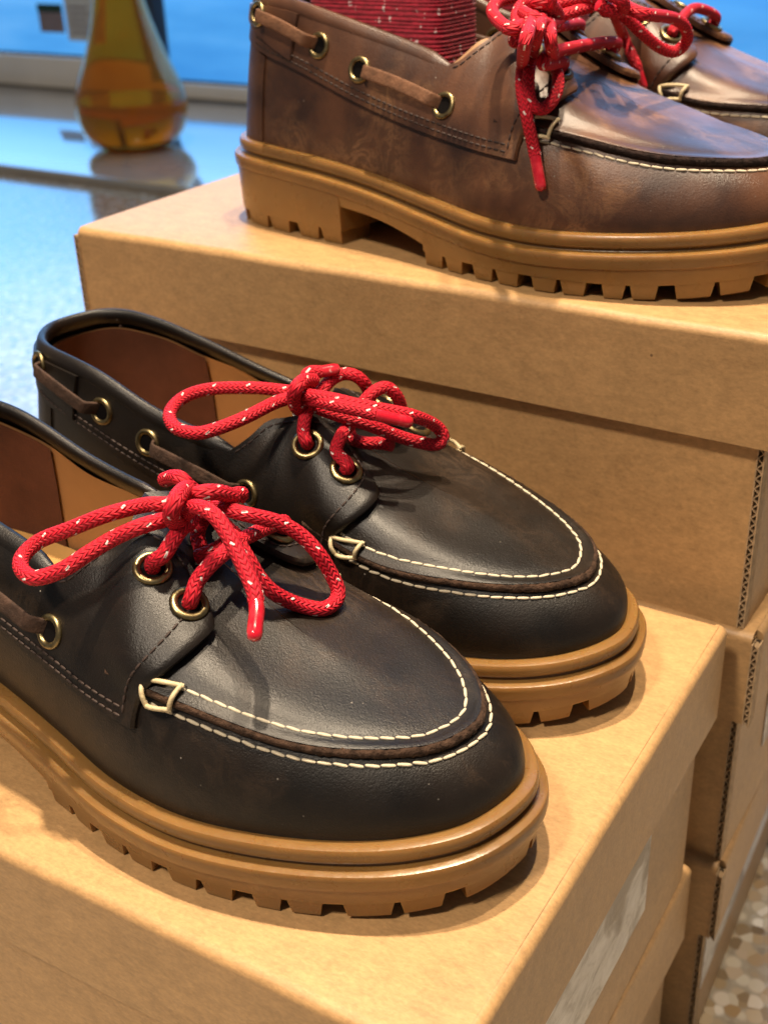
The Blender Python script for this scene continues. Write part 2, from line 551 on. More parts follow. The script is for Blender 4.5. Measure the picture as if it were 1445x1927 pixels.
# window: one taller sash rail to the left, a lower rail to the right
SPLIT = -1.84
def sash(name, x0, x1, rail, label):
    t = thing(name, label, 'window', ((x0 + x1) / 2, WY, SZ))
    cx = (x0 + x1) / 2
    m = MB(); m.box((x0 - cx, 0, 0), (x1 - cx, .055, rail), .004); m.build('bottom_rail', 'frame', t)
    m = MB(); m.box((x0 - cx, 0, 2.2), (x1 - cx, .055, 2.28), .004); m.build('top_rail', 'frame', t)
    for sx in (x0 - cx, x1 - cx - .012):
        m = MB(); m.box((sx, .003, rail), (sx + .012, .052, 2.2), .002); m.build('stile', 'dark', t)
    m = MB(); m.box((x0 - cx + .012, .022, rail), (x1 - cx - .012, .028, 2.2)); m.build('pane', GLASS, t, 0)
    m = MB(); m.box((x0 - cx + .012, .014, rail), (x1 - cx - .012, .021, rail + .006)); m.build('gasket', 'dark', t, 0)
    return t
def pane_mat():
    m, nt, p = new_mat('window_glass')
    g = N(nt, 'ShaderNodeBsdfGlossy', Roughness=0.02)
    tr = nt.nodes.new('ShaderNodeBsdfTransparent')
    lw = N(nt, 'ShaderNodeLayerWeight', Blend=0.5)
    fr = math_(nt, 'MULTIPLY_ADD', math_(nt, 'POWER', lw.outputs['Facing'], 4.0), 0.3, 0.03)
    mx = nt.nodes.new('ShaderNodeMixShader')
    nt.links.new(fr, mx.inputs[0])
    nt.links.new(tr.outputs[0], mx.inputs[1])
    nt.links.new(g.outputs[0], mx.inputs[2])
    nt.links.new(mx.outputs[0], nt.nodes['Material Output'].inputs[0])
    return m
GLASS = pane_mat()
sash('window', -5.0, SPLIT, 0.080, 'window sash with the tall grey bottom rail, behind the amber vase on the left')
sash('window', SPLIT + .004, 0.3, 0.036, 'wide window with the low grey rail, behind the brown shoes')
sk = MB()
sk.box((-9.0, 3.4, -0.6), (0.4, 3.42, 4.2))
tag(sk.build('sky', 'sky', None, 0), kind='structure')

# two small notices stuck on the left pane
def notice(px0, px1, py0, py1, label, dark):
    def onw(px, py):
        d = CAM_F + CAM_R * (px - PCX) / FPX - CAM_U * (py - PCY) / FPX
        return CAM_O + d * ((WY + .018 - CAM_O[1]) / d[1])
    a, b = onw(px0, py1), onw(px1, py0)
    t = thing('window_notice', label, 'notice', (a[0], WY + .018, a[2]))
    w, h = b[0] - a[0], b[2] - a[2]
    m = MB(); m.box((0, 0, 0), (w, .002, h)); m.build('paper', 'card_mid' if dark else 'card', t, 0)
    if dark:
        m = MB(); m.box((0, -.002, h * .72), (w, -.0003, h)); m.build('header_band', 'card_dark', t, 0)
    else:
        for k in range(5):
            m = MB(); m.box((w * .12, -.001, h * (.15 + .12 * k)), (w * (.85 - .07 * (k % 3)), -.0003, h * (.19 + .12 * k))); m.build('text_line', 'card_mid', t, 0)
notice(78, 115, 8, 60, 'small notice with a dark green band stuck on the window glass', True)
notice(131, 172, -20, 76, 'pale notice with faint lines stuck on the glass beside the vase', False)

# amber vase on the sill
def vase():
    base = pix(258, 276, SZ)
    t = thing('vase', 'tall pear-shaped amber glass vase on the window sill', 'vase', (base[0], base[1], SZ))
    zs = [0.0, .004, .02, .045, .075, .10, .13, .17, .21, .26, .31, .36, .42, .47, .50]
    rs = [.060, .070, .094, .109, .1145, .113, .105, .0880, .0730, .0575, .0470, .0415, .0400, .046, .056]
    f = cspline(zs, rs)
    z = np.concatenate([[0.0015, .004], np.linspace(.01, .50, 46)])
    prof = [(f(a), a) for a in z]
    inner = [(max(f(a) - .0045, .004), a) for a in np.linspace(.495, .014, 46)]
    full = [(0.001, .0015)] + prof + inner + [(.001, .012)]
    an = np.linspace(0, 2 * np.pi, 64, endpoint=False)
    P = np.array([[(r * math.cos(a), r * math.sin(a), zz) for a in an] for r, zz in full])
    m = MB(); m.grid(P, cv=True, flip=True); m.build('glass_body', 'amber', t, 180)
    zz = np.linspace(.0145, .098, 24)
    liq = [(.001, .0138)] + [(max(f(a) - .0052, .004), a) for a in zz] + [(.001, .098)]
    P = np.array([[(r * math.cos(a), r * math.sin(a), q) for a in an] for r, q in liq])
    m = MB(); m.grid(P, cv=True, flip=True); m.build('liquid', 'liquid', t, 60)
vase()

# ------------------------------------------------------------------ shoe boxes
BL, BW, BH, LIDH, INS = 0.345, 0.2251, 0.1242, 0.0435, 0.0058
TH = 0.0030
def flute_edge(parent, x0, z0, z1, y, name='corrugated_edge'):
    """cut end of a corrugated panel facing -y: two liners and a wave between them"""
    m = MB()
    m.box((x0, y, z0), (x0 + .0005, y + .006, z1))
    m.box((x0 + TH - .0005, y, z0), (x0 + TH, y + .006, z1))
    pitch = .0042
    n = int((z1 - z0) / pitch * 8)
    zz = np.linspace(z0, z1, n)
    xx = x0 + TH / 2 + (TH / 2 - .00065) * np.sin(zz / pitch * 2 * np.pi)
    P = np.array([[(a - .00022, y + .0002, b), (a + .00022, y + .0002, b), (a + .00022, y + .005, b), (a - .00022, y + .005, b)] for a, b in zip(xx, zz)])
    m.grid(P, cv=True)
    m.build(name, 'flute', parent, 60)
    c = MB(); c.box((x0 + .0005, y + .0042, z0), (x0 + TH - .0005, y + .0058, z1)); c.build('flute_shadow', 'core_shade', parent, 0)

def shoe_box(loc, rz, label, height=BH, lid_gap=0.0, lab=None, dims=(BL, BW)):
    """local origin: right front bottom corner of the lid's outline; x runs to -L on the left"""
    Lx, Wy = dims
    t = thing('shoe_box', label, 'box', loc, rz, 'stacked kraft shoe boxes')
    H = height
    # body
    b = MB()
    x0, x1, y0, y1 = -Lx + INS, -INS, INS, Wy - INS
    b.box((x0 + TH, y0 + .0004, .0), (x1 - TH, y0 + TH, H - .004))
    b.box((x0 + TH, y1 - TH, .0), (x1 - TH, y1, H - .004))
    b.box((x0 + TH, y0 + TH, .0), (x1 - TH, y1 - TH, TH))
    for xa in (x0, x1 - TH):
        b.box((xa, y0 + .0062, .0), (xa + TH, y1, H - .004))
    bo = b.build('body', 'kraft', t, 0)
    for xa in (x0, x1 - TH):
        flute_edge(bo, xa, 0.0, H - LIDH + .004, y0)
    # lid
    zt, zb = H, H - LIDH
    l = MB()
    n = 7
    # front wall rolls over into the top panel with a soft fold, slightly uneven
    R = .0036
    prof = [(0.0006, zb)] + [(0.0004, zb + (zt - R - zb) * k / 6) for k in range(1, 6)]
    prof += [(R - R * math.cos(a), zt - R + R * math.sin(a)) for a in np.linspace(0, math.pi / 2, 7)]
    prof += [(Wy * k / 14 + R, zt) for k in range(1, 13)]
    prof += [(Wy - R + R * math.sin(a), zt - R + R * math.cos(a)) for a in np.linspace(0, math.pi / 2, 7)]
    prof += [(Wy, zb)]
    xs = np.linspace(-Lx + TH, -TH, 40)
    P = np.zeros((len(xs), len(prof), 3))
    ph = rng.uniform(0, 6, 4)
    for i, x in enumerate(xs):
        w = .0005 * math.sin(x * 31 + ph[0]) + .0003 * math.sin(x * 83 + ph[1])
        for j, (y, z) in enumerate(prof):
            fold = math.exp(-((y / .012) ** 2)) * (1 if z > zt - .012 else 0)
            P[i, j] = (x, y, z - abs(w) * fold * .7 + (.0003 * math.sin(x * 14 + ph[2]) * math.sin(math.pi * y / Wy) if z >= zt - 1e-6 else 0))
    l.grid(P, flip=False)
    Q = P.copy()
    for j, (y, z) in enumerate(prof):
        Q[:, j, 1] = np.clip(P[:, j, 1], TH, Wy - TH)
        Q[:, j, 2] = np.minimum(P[:, j, 2], zt - TH)
    Q[:, 0, 2] = zb; Q[:, -1, 2] = zb
    l.grid(Q, flip=True)
    l.grid(np.stack([P[:, 0], Q[:, 0]], 1), flip=True)
    l.grid(np.stack([P[:, -1], Q[:, -1]], 1))
    # end panels fold over the top, their cut ends show at the front corners
    for sgn, xa in ((-1, -Lx), (1, -TH)):
        xo = -Lx if sgn < 0 else 0.0
        R2 = .0034
        pr = [(xo, zb), (xo, zb + .012), (xo, zt - R2 - .012), (xo, zt - R2)] + [(xo - sgn * (R2 - R2 * math.cos(a)), zt - R2 + R2 * math.sin(a)) for a in np.linspace(0, math.pi / 2, 6)][1:] + [(xo - sgn * (R2 + .0012), zt)]
        inn = [(xo - sgn * TH, zb), (xo - sgn * TH, zb + .012), (xo - sgn * TH, zt - R2 - .012), (xo - sgn * TH, zt - R2 - .001)] + [(xo - sgn * (TH + .0006 * k), zt - TH) for k in range(1, 7)]
        ys = np.linspace(.0062, Wy - .001, 24)
        A = np.array([[(px_, y, pz_ - (.0004 * abs(math.sin(y * 40 + ph[3])) if pz_ > zt - .004 else 0)) for px_, pz_ in pr] for y in ys])
        B = np.array([[(px_, y, pz_) for px_, pz_ in inn] for y in ys])
        l.grid(A, flip=(sgn < 0)); l.grid(B, flip=(sgn > 0))
        l.grid(np.stack([A[:, 0], B[:, 0]], 1), flip=(sgn > 0))
        l.grid(np.stack([A[0], B[0]], 1)); l.grid(np.stack([A[-1], B[-1]], 1))
    lo = l.build('lid', 'kraft', t, 35)
    for xa in (-Lx, -TH):
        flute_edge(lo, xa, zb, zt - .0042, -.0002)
    if lab:
        ya, yb, za, zb2 = lab
        m = MB(); m.box((-INS + .0002, ya, za), (-INS + .0006, yb, zb2)); m.build('end_label', 'label', t, 0)
    return t

AZ = -0.1146 + F
shoe_box((BL, 0, F - BH), 0, 'kraft shoe box on top of the tall rear stack, under the brown shoes', lab=(.09, .20, .02, .075))
shoe_box((BL + .0019, .0028, F - 2 * BH), .0126, 'kraft shoe box in the middle of the rear three-box stack', lab=(.055, .20, .030, .079))
shoe_box((BL - .0008, .0035, F - 3 * BH + .0002), .0657, 'kraft shoe box at the bottom of the rear stack, standing on the floor', lab=(.010, .19, .036, .079))
HA = AZ / 2
shoe_box((BL - .0004, -.2334, AZ - HA), .0334, 'kraft shoe box in front under the pair of black shoes', height=HA, lab=(.02, .166, .030, .084))
shoe_box((BL - .0074, -.2304, 0.0), .020, 'kraft shoe box at the bottom of the front stack, mostly hidden', height=HA, lab=(.03, .16, .03, .08))

# ------------------------------------------------------------------ shoe last
LATO = [(0.0, 0.0), (.007, -.0215), (.022, -.0322), (.047, -.0371), (.075, -.0399), (.105, -.0425), (.135, -.0474), (.162, -.0530), (.190, -.0542), (.215, -.0500), (.240, -.0414), (.260, -.0301), (.274, -.0150)]
TOEO = [(.2796, .006)]
MEDO = [(.275, .0215), (.262, .0355), (.242, .0452), (.217, .0498), (.190, .0492), (.160, .0447), (.130, .0404), (.100, .0385), (.070, .0377), (.045, .0350), (.022, .0285), (.007, .0165)]
LS = .2796
NO = 480
SOLE_IN = .0075
class Last:
    def __init__(S):
        raw = catmull(LATO + TOEO + MEDO, .0005, closed=True)
        # two light smoothing passes keep the outline free of kinks
        for _ in range(60):
            raw = .25 * np.roll(raw, 1, 0) + .5 * raw + .25 * np.roll(raw, -1, 0)
        k0 = int(np.argmin(raw[:, 0])); raw = np.roll(raw, -k0, 0)
        q = np.vstack([raw, raw[:1]])
        s = np.concatenate([[0], np.cumsum(np.linalg.norm(np.diff(q, axis=0), axis=1))])
        u = np.linspace(0, s[-1], NO, endpoint=False)
        S.per = s[-1]
        O = np.stack([np.interp(u, s, q[:, 0]), np.interp(u, s, q[:, 1])], 1)
        O[:, 0] -= O[0, 0]
        S.O = O
        t = np.roll(O, -1, 0) - np.roll(O, 1, 0)
        t /= np.linalg.norm(t, axis=1)[:, None]
        S.nrm = np.stack([t[:, 1], -t[:, 0]], 1)
        if ((O - O.mean(0)) * S.nrm).sum() < 0:
            S.nrm = -S.nrm
        S.it = int(np.argmax(O[:, 0]))
        S.zf = cspline([0, .04, .085, .13, .18, .215, .25, .285], [.0387, .0374, .0341, .0276, .0230, .0237, .0259, .0297])
        S.zt = cspline([.045, .08, .115, .14, .165, .185, .205], [.1599, .1263, .1010, .0906, .0776, .0635, .0535])
        S.crest = cspline([.115, .14, .165, .185, .205, .23, .26], [.101, .0906, .0785, .0688, .0612, .0550, .0505])
        S.yc = cspline([.045, .12, .205], [.0005, .0067, .0005])
        S.al = cspline([.045, .12, .205], [.5686, .9186, .7263])
        S.be = cspline([.045, .12, .205], [.8858, 1.2149, 1.0578])
        S.bul = cspline([0, .14, .28], [.0007, .0028, .0020])
        S.k = .1772
    def at(S, arr, idx):
        i0 = np.floor(idx).astype(int); f = (idx - i0)[..., None]; i0 = i0 % NO
        return arr[i0] * (1 - f) + arr[(i0 + 1) % NO] * f
    def P(S, idx, phi):
        idx, phi = np.broadcast_arrays(np.asarray(idx, float), np.asarray(phi, float))
        o = S.at(S.O, idx); b = o - S.at(S.nrm, idx) * SOLE_IN
        X = np.clip(o[..., 0] / LS, 0, 1); xc = .045 + .16 * X
        zf = S.zf(o[..., 0]); zt = S.zt(xc)
        C = np.stack([xc, S.yc(xc)], -1); R = b - C; rr = np.linalg.norm(R, axis=-1)
        c = np.cos(phi).clip(1e-9); s = np.sin(phi).clip(1e-9)
        rho = c ** S.al(xc); h = s ** S.be(xc)
        bl = S.bul(o[..., 0]) * np.sin(np.minimum(phi, 1.2) / 1.2 * np.pi)
        xy = C + R * (rho + bl / rr)[..., None]
        z = zf + (zt - zf) * h
        ps = np.where(np.mod(idx, NO) > S.it, smM(o[..., 0]), smL(o[..., 0]))
        g = sstep((phi - ps) / (np.pi / 2 - ps)) * sstep((o[..., 0] - .168) / .045)
        z = z + (S.crest(xy[..., 0]) - zt) * g
        sh = S.k * (z - zf) * np.clip(1 - o[..., 0] / .11, 0, 1) ** 1.3
        return np.concatenate([(xy[..., 0] + sh)[..., None], xy[..., 1:2], z[..., None]], -1)
    def nor(S, idx, phi):
        idx, phi = np.broadcast_arrays(np.asarray(idx, float), np.asarray(phi, float))
        ph = np.clip(phi, .03, 1.50)
        a = S.P(idx + 1.0, ph) - S.P(idx - 1.0, ph)
        b = S.P(idx, ph + .02) - S.P(idx, ph - .02)
        n = np.cross(a, b)
        n /= np.linalg.norm(n, axis=-1)[..., None] + 1e-15
        p = S.P(idx, ph)
        c = np.stack([np.clip(p[..., 0], .05, .2), np.zeros_like(p[..., 0]), np.full_like(p[..., 0], .03)], -1)
        sg = np.sign(((p - c) * n).sum(-1))
        return n * np.where(sg == 0, 1, sg)[..., None]
    def dphi(S, idx, phi):
        return np.linalg.norm(S.P(idx, phi + .01) - S.P(idx, phi - .01), axis=-1) / .02
    def X(S, idx):
        return S.at(S.O, np.asarray(idx, float))[..., 0]
    def idx(S, x, side):
        it = S.it
        if side < 0:
            return np.interp(x, S.O[:it + 1, 0], np.arange(it + 1))
        return np.interp(-np.asarray(x, float), -np.append(S.O[it:, 0], S.O[0, 0]), np.arange(it, NO + 1))
    def phi_z(S, idx, z):
        ox = S.X(idx); xc = .045 + .16 * np.clip(ox / LS, 0, 1)
        h = np.clip((z - S.zf(ox)) / (S.zt(xc) - S.zf(ox)), 1e-6, 1)
        return np.arcsin(np.clip(h ** (1 / S.be(xc)), 0, 1))
smL = cspline([.150, .165, .20, .235, .262, .279], [.640, .6477, .6781, .6927, .7631, .7967])
smM = cspline([.150, .165, .20, .235, .262, .279], [.640, .6312, .5850, .6749, .7521, .7967])
def sstep(x):
    x = np.clip(x, 0, 1)
    return x * x * (3 - 2 * x)

LA = Last()
zcL = cspline([0, .03, .06, .09, .138], [.0985, .0985, .0938, .0875, .0768])
zcM = cspline([0, .03, .06, .09, .132], [.0985, .0975, .0935, .0840, .0765])
def is_med(idx):
    return (np.mod(idx, NO) > LA.it)
def collar_phi(idx):
    X = LA.X(idx)
    return LA.phi_z(idx, np.where(is_med(idx), zcM(X), zcL(X)))
def seam_phi(idx):
    X = LA.X(idx)
    return np.where(is_med(idx), smM(X), smL(X))
PARTS = []      # (name, verts, faces, material key, parent name or None, smooth)
def part(name, mb, mat, parent=None, smooth=40):
    PARTS.append((name, np.array(mb.v), mb.f, mat, parent, smooth))

def edge_t(n):
    return np.concatenate([[0, .004], np.linspace(.018, .982, n), [.996, 1]])
def patch(name, I, Ph, off, thick, mat, parent=None, edges=(1, 1, 1, 1), inner=False):
    P = LA.P(I, Ph); n = LA.nor(I, Ph)
    off = np.broadcast_to(off, I.shape).copy()
    top = off.copy()
    if edges[0]: top[0] -= .45 * thick
    if edges[1]: top[-1] -= .45 * thick
    if edges[2]: top[:, 0] -= .45 * thick
    if edges[3]: top[:, -1] -= .45 * thick
    A = P + n * top[..., None]; B = P + n * (off - thick)[..., None]
    mb = MB()
    mb.grid(A)
    if edges[0]: mb.grid(np.stack([A[0], B[0]], 1))
    if edges[1]: mb.grid(np.stack([A[-1], B[-1]], 1))
    if edges[2]: mb.grid(np.stack([A[:, 0], B[:, 0]], 1))
    if edges[3]: mb.grid(np.stack([A[:, -1], B[:, -1]], 1))
    if inner: mb.grid(B, flip=True)
    part(name, mb, mat, parent, 50)

# vamp: the band of leather all round
vi = np.arange(NO + 1.0)
Xv = LA.X(vi)
w = sstep((Xv - .128) / .035)
topv = collar_phi(vi) * (1 - w) + seam_phi(vi) * w
tv = np.linspace(0, 1, 26)
mb = MB(); mb.grid(LA.P(vi[:, None], topv[:, None] * tv[None, :] - .0)); part('vamp', mb, 'leather', None, 180)

# plug: the apron over the toes, with a thick raised rim
i0, i1 = float(LA.idx(.166, -1)), float(LA.idx(.166, 1))
pi = np.linspace(i0, i1, 190)
sp = seam_phi(pi)
tt = np.concatenate([[0, .012, .03, .06, .10], np.linspace(.15, 1, 22)])
I = np.repeat(pi[:, None], len(tt), 1); Ph = sp[:, None] + (np.pi / 2 - sp[:, None]) * tt[None, :]
dist = (Ph - sp[:, None]) * LA.dphi(pi, sp)[:, None]
offp = .0011 + .0016 * np.exp(-(dist / .0032) ** 2) - .0004 * np.exp(-((dist - .0042) / .0016) ** 2)
patch('plug', I, Ph, offp, .0022, 'leather', None, (0, 0, 1, 0))
# raw edge of the plug
c = LA.P(pi, sp); n = LA.nor(pi, sp)
dwn = LA.P(pi, sp + .01) - LA.P(pi, sp - .01); dwn /= np.linalg.norm(dwn, axis=1)[:, None]
k = 10
an = np.linspace(0, 2 * np.pi, k, endpoint=False)
ctr = c + n * .0011 - dwn * .0004
jit = rng.normal(0, .00013, (len(pi), k, 1))
P = ctr[:, None] + n[:, None] * (np.sin(an)[None, :, None] * .0017 + jit) + dwn[:, None] * (np.cos(an)[None, :, None] * .0015 + jit)
mb = MB(); mb.grid(P, cv=True); part('raw_edge', mb, 'edge', 'plug', 70)

# tongue under the laces
for side in (-1,):
    ii = np.linspace(0, 1, 30)
    Xs = .177 + (.212 - .177) * ii
    L_ = LA.idx(Xs, -1); R_ = LA.idx(Xs, 1)
    tq = np.linspace(0, 1, 12)
    I = np.concatenate([np.repeat(L_[:, None], 12, 1), np.repeat(R_[:, None], 12, 1)], 1)
    f1 = 1.02 + (np.pi / 2 - 1.02) * tq
    Ph = np.concatenate([np.repeat(f1[None], 30, 0), np.repeat(f1[::-1][None], 30, 0)], 1)
    patch('tongue', I, Ph, .0012, .0024, 'leather', None, (1, 1, 1, 1), True)

# saddle: quarter panel with the lace facing, one per side
XN = {-1: .1375, 1: .131}      # where collar and lace facing meet
def saddle_map(side):
    Bx = np.array([0, .02, .055, .085, .115, .145, .177]); Bp = np.array([.35, .36, .405, .41, .42, .44, .455])
    Bf = cspline(Bx, Bp)
    xn = XN[side]
    u0 = xn / .177
    Tn_u = u0 + (1 - u0) * np.array([0, .10, .21, .37, .53, .665, .783, .90, 1.0])
    Tn_x = np.array([xn, xn + .0048, xn + .0112, xn + .0205, .1665, .179, .191, .2025, .2128])
    cpe = float(collar_phi(LA.idx(xn, side)))
    Tn_p = np.array([cpe, .90, 1.00, 1.15, 1.285, 1.35, 1.355, 1.325, 1.270])
    fx, fp = cspline(Tn_u, Tn_x), cspline(Tn_u, Tn_p)
    Rx = np.array([.177, .1785, .182, .188, .1965, .2045, .2105, .2128]); Rp = np.array([.455, .55, .64, .73, .86, 1.02, 1.17, 1.27])
    rw = (Rp - .455) / (1.27 - .455)
    gx, gp = cspline(rw, Rx), cspline(rw, Rp)
    def T(u):
        xr = .177 * u
        x = np.where(u < u0, xr, fx(u))
        p = np.where(u < u0, collar_phi(LA.idx(np.minimum(xr, xn), side)) - .02, fp(u))
        return x, p
    p0 = float(T(np.array([0.0]))[1][0])
    def f(u, w):
        u, w = np.broadcast_arrays(u, w)
        a, b, r = (1 - u) * .16, (1 - w) * .05, .010         # round the front top corner
        va, vb = np.maximum(r - a, 0), np.maximum(r - b, 0)
        L = np.hypot(va, vb) + 1e-12
        k = np.where((va > 0) & (vb > 0), np.maximum(va, vb) / L, 1.0)
        u = np.where(k < 1, 1 - (r - va * k) / .16, u); w = np.where(k < 1, 1 - (r - vb * k) / .05, w)
        bx, bp = .177 * u, Bf(.177 * u)
        tx, tp = T(u)
        rx, rp = gx(w), gp(w)
        lx, lp = np.zeros_like(w), .35 + (p0 - .35) * w
        x = (1 - w) * bx + w * tx + (1 - u) * lx + u * rx - ((1 - u) * (1 - w) * 0 + u * (1 - w) * .177 + (1 - u) * w * 0 + u * w * .2128)
        p = (1 - w) * bp + w * tp + (1 - u) * lp + u * rp - ((1 - u) * (1 - w) * .35 + u * (1 - w) * .455 + (1 - u) * w * p0 + u * w * 1.27)
        return LA.idx(np.clip(x, 0, .27), side), p
    return f
def saddle_off(I, Ph):
    X = LA.X(I)
    return .0022 + .0034 * sstep((Ph - .55) / .22) * sstep((X - .158) / .022)
SAD = {}
for side in (-1, 1):
    f = saddle_map(side); SAD[side] = f
    uu = np.concatenate([np.linspace(0, .3, 14) ** 2, np.linspace(.1, .72, 34), np.linspace(.735, .985, 46), [.991, .9965, 1.0]])
    ww = edge_t(26)
    I, Ph = f(uu[:, None], ww[None, :])
    patch('quarter_panel', I, Ph, saddle_off(I, Ph), .0025, 'leather', None, (0, 1, 1, 1), True)

# heel stay strip and the cap of leather round the heel collar
ih = np.concatenate([np.linspace(float(LA.idx(.029, 1)) - NO, 0, 16)[:-1], np.linspace(0, float(LA.idx(.029, -1)), 16)])
I, Ph = np.broadcast_arrays(ih[:, None], (.36 * edge_t(12))[None, :])
patch('heel_stay', I, Ph, .0013, .0013, 'leather')
a_, b_ = float(LA.idx(.050, 1)) - NO, float(LA.idx(.050, -1))
ih = a_ + (b_ - a_) * edge_t(46)
cp = collar_phi(ih)
tq = edge_t(12)
I, Ph = np.broadcast_arrays(ih[:, None], .43 + (cp[:, None] - .03 - .43) * tq[None, :])
patch('heel_collar', I, Ph, .0034, .0014, 'leather')

# rolled collar
a_, b_ = float(LA.idx(XN[1] + .0015, 1)) - NO, float(LA.idx(XN[-1] + .0015, -1))
ci = np.linspace(a_, b_, 150)
cp = collar_phi(ci)
c = LA.P(ci, cp); n = LA.nor(ci, cp)
upv = LA.P(ci, cp + .01) - LA.P(ci, cp - .01); upv /= np.linalg.norm(upv, axis=1)[:, None]
tp = np.minimum(1, np.minimum(np.linspace(0, 1, 150), np.linspace(1, 0, 150)) * 18 + .35)
an = np.linspace(0, 2 * np.pi, 14, endpoint=False)
ctr = c + n * .0002 - upv * .001
P = ctr[:, None] + tp[:, None, None] * (n[:, None] * np.cos(an)[None, :, None] * .0023 + upv[:, None] * np.sin(an)[None, :, None] * .0040)
mb = MB(); mb.grid(P, cv=True); part('collar', mb, 'leather', None, 180)

# lining, heel lining, insole
def lining(name, xa, off, mat, nx):
    a, b = float(LA.idx(xa, 1)) - NO, float(LA.idx(xa, -1))
    li = np.linspace(a, b, nx)
    X = LA.X(li)
    w = sstep((X - .128) / .03)
    top = (collar_phi(np.where(X > .132, LA.idx(.132, -1), li)) - .05) * (1 - w) + 1.22 * w
    tq = np.linspace(0, 1, 18)
    Ph = .0 + top[:, None] * tq[None]
    I = np.repeat(li[:, None], 18, 1)
    n_ = LA.nor(I, Ph)
    wob = .0006 * np.sin(I * .21) * np.sin(Ph * 6)
    mb = MB(); mb.grid(LA.P(I, Ph) + n_ * (off + wob)[..., None]); part(name, mb, mat, None, 180)
lining('lining', .205, -.0022, 'lining', 150)
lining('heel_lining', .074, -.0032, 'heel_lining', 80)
bi = np.arange(0, NO + 1, 4.0)
b = LA.at(LA.O, bi) - LA.at(LA.nrm, bi) * .0105
X = LA.X(bi); xc = .045 + .16 * np.clip(X / LS, 0, 1)
C = np.stack([xc, LA.yc(xc)], -1)
tq = np.linspace(0, 1, 8)
P = b[:, None] * (1 - tq)[None, :, None] + C[:, None] * tq[None, :, None]
z = np.repeat((LA.zf(X) + .0045)[:, None], 8, 1) + .0035 * (1 - tq[None]) ** 2
mb = MB(); mb.grid(np.concatenate([P, z[..., None]], -1)); part('insole', mb, 'insole', None, 180)

# side eyelets and lace eyelets
EYE_SIDE = [(.023, .51), (.0655, .58), (.0905, .585), (.138, .62)]
EYE_LACE = {-1: [(.1810, 1.150), (.1970, 1.120)], 1: [(.1735, 1.105), (.1905, 1.075)]}
EYEPOS = {}
def eyelet(side, X, phi, key, R=.0047, r=.00125):
    I = LA.idx(X, side)
    p = LA.P(I, phi); n = LA.nor(I, phi)
    off = float(saddle_off(np.array([float(I)]), np.array([phi]))[0]) + (.0012 if X < .05 else 0)
    p = p + n * off
    t = np.cross(n, [0, 0, 1.0]); t /= np.linalg.norm(t); b = np.cross(n, t)
    EYEPOS[(side, key)] = (p, n)
    a1 = np.linspace(0, 2 * np.pi, 28, endpoint=False); a2 = np.linspace(0, 2 * np.pi, 10, endpoint=False)
    ring = np.array([[p + (t * math.cos(x) + b * math.sin(x)) * (R + r * math.cos(y)) + n * (.0003 + r * .85 * math.sin(y)) for y in a2] for x in a1])
    mb = MB(); mb.grid(ring, cu=True, cv=True); part('eyelet', mb, 'brass', None, 180)
    me = len([q for q in PARTS if q[0] == 'eyelet']) - 1
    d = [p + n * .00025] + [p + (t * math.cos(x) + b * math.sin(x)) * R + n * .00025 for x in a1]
    mb = MB(); mb.add(d, [(0, i, i % 28 + 1) for i in range(1, 29)]); part('eyelet_hole_shade', mb, 'hole_shade', ('eyelet', me), 0)  # flat near-black disc paints the shade of an open hole
for side in (-1, 1):
    for k, (X, ph) in enumerate(EYE_SIDE):
        eyelet(side, X, ph, 's%d' % k, .0044, .0011)
    for k, (X, ph) in enumerate(EYE_LACE[side]):
        eyelet(side, X, ph, 'l%d' % k)

# rawhide side lace: two visible runs per side plus the run round the heel
def thong(pts, width=.0029):
    """pts: list of (idx, phi, offset)"""
    q = catmull(pts, .35)
    q = q[:, :]
    return q
STRIPS = []
def strip(Ia, pa, Ib, pb, lift=.0042):
    t = np.linspace(0, 1, 40)
    I = Ia + (Ib - Ia) * t
    ph = pa + (pb - pa) * t + .02 * np.sin(np.pi * t)
    e = np.minimum(t, 1 - t)
    off = -.0012 + (lift + .0034) * sstep(e / .13) + .0010 * np.sin(np.pi * t)
    p = LA.P(I, ph); n = LA.nor(I, ph)
    STRIPS.append((p + n * off[:, None], n))
for side in (-1, 1):
    e = [(float(LA.idx(X, side)), ph) for X, ph in EYE_SIDE]
    strip(e[0][0], e[0][1], e[1][0], e[1][1], .0050)
    strip(e[2][0], e[2][1], e[3][0], e[3][1])

# cream stitches
STITCH = []     # (parent, centre, tangent, normal)
def stitch_row(parent, dist, off, pitch=.0043):
    ii = np.linspace(i0 + 1.5, i1 - 1.5, 1200)
    ph = seam_phi(ii); ph = ph + dist / LA.dphi(ii, ph)
    p = LA.P(ii, ph); n = LA.nor(ii, ph)
    s = np.concatenate([[0], np.cumsum(np.linalg.norm(np.diff(p, axis=0), axis=1))])
    m = int(s[-1] / pitch)
    for j in range(m):
        a = (j + .5) * s[-1] / m
        g = lambda arr, a_: np.array([np.interp(a_, s, arr[:, q]) for q in range(3)])
        t = g(p, a + .001) - g(p, a - .001)
        STITCH.append((parent, g(p, a) + g(n, a) * off, t / np.linalg.norm(t), g(n, a)))
stitch_row('plug', .0044, .0011)
stitch_row('vamp', -.0040, .0003)

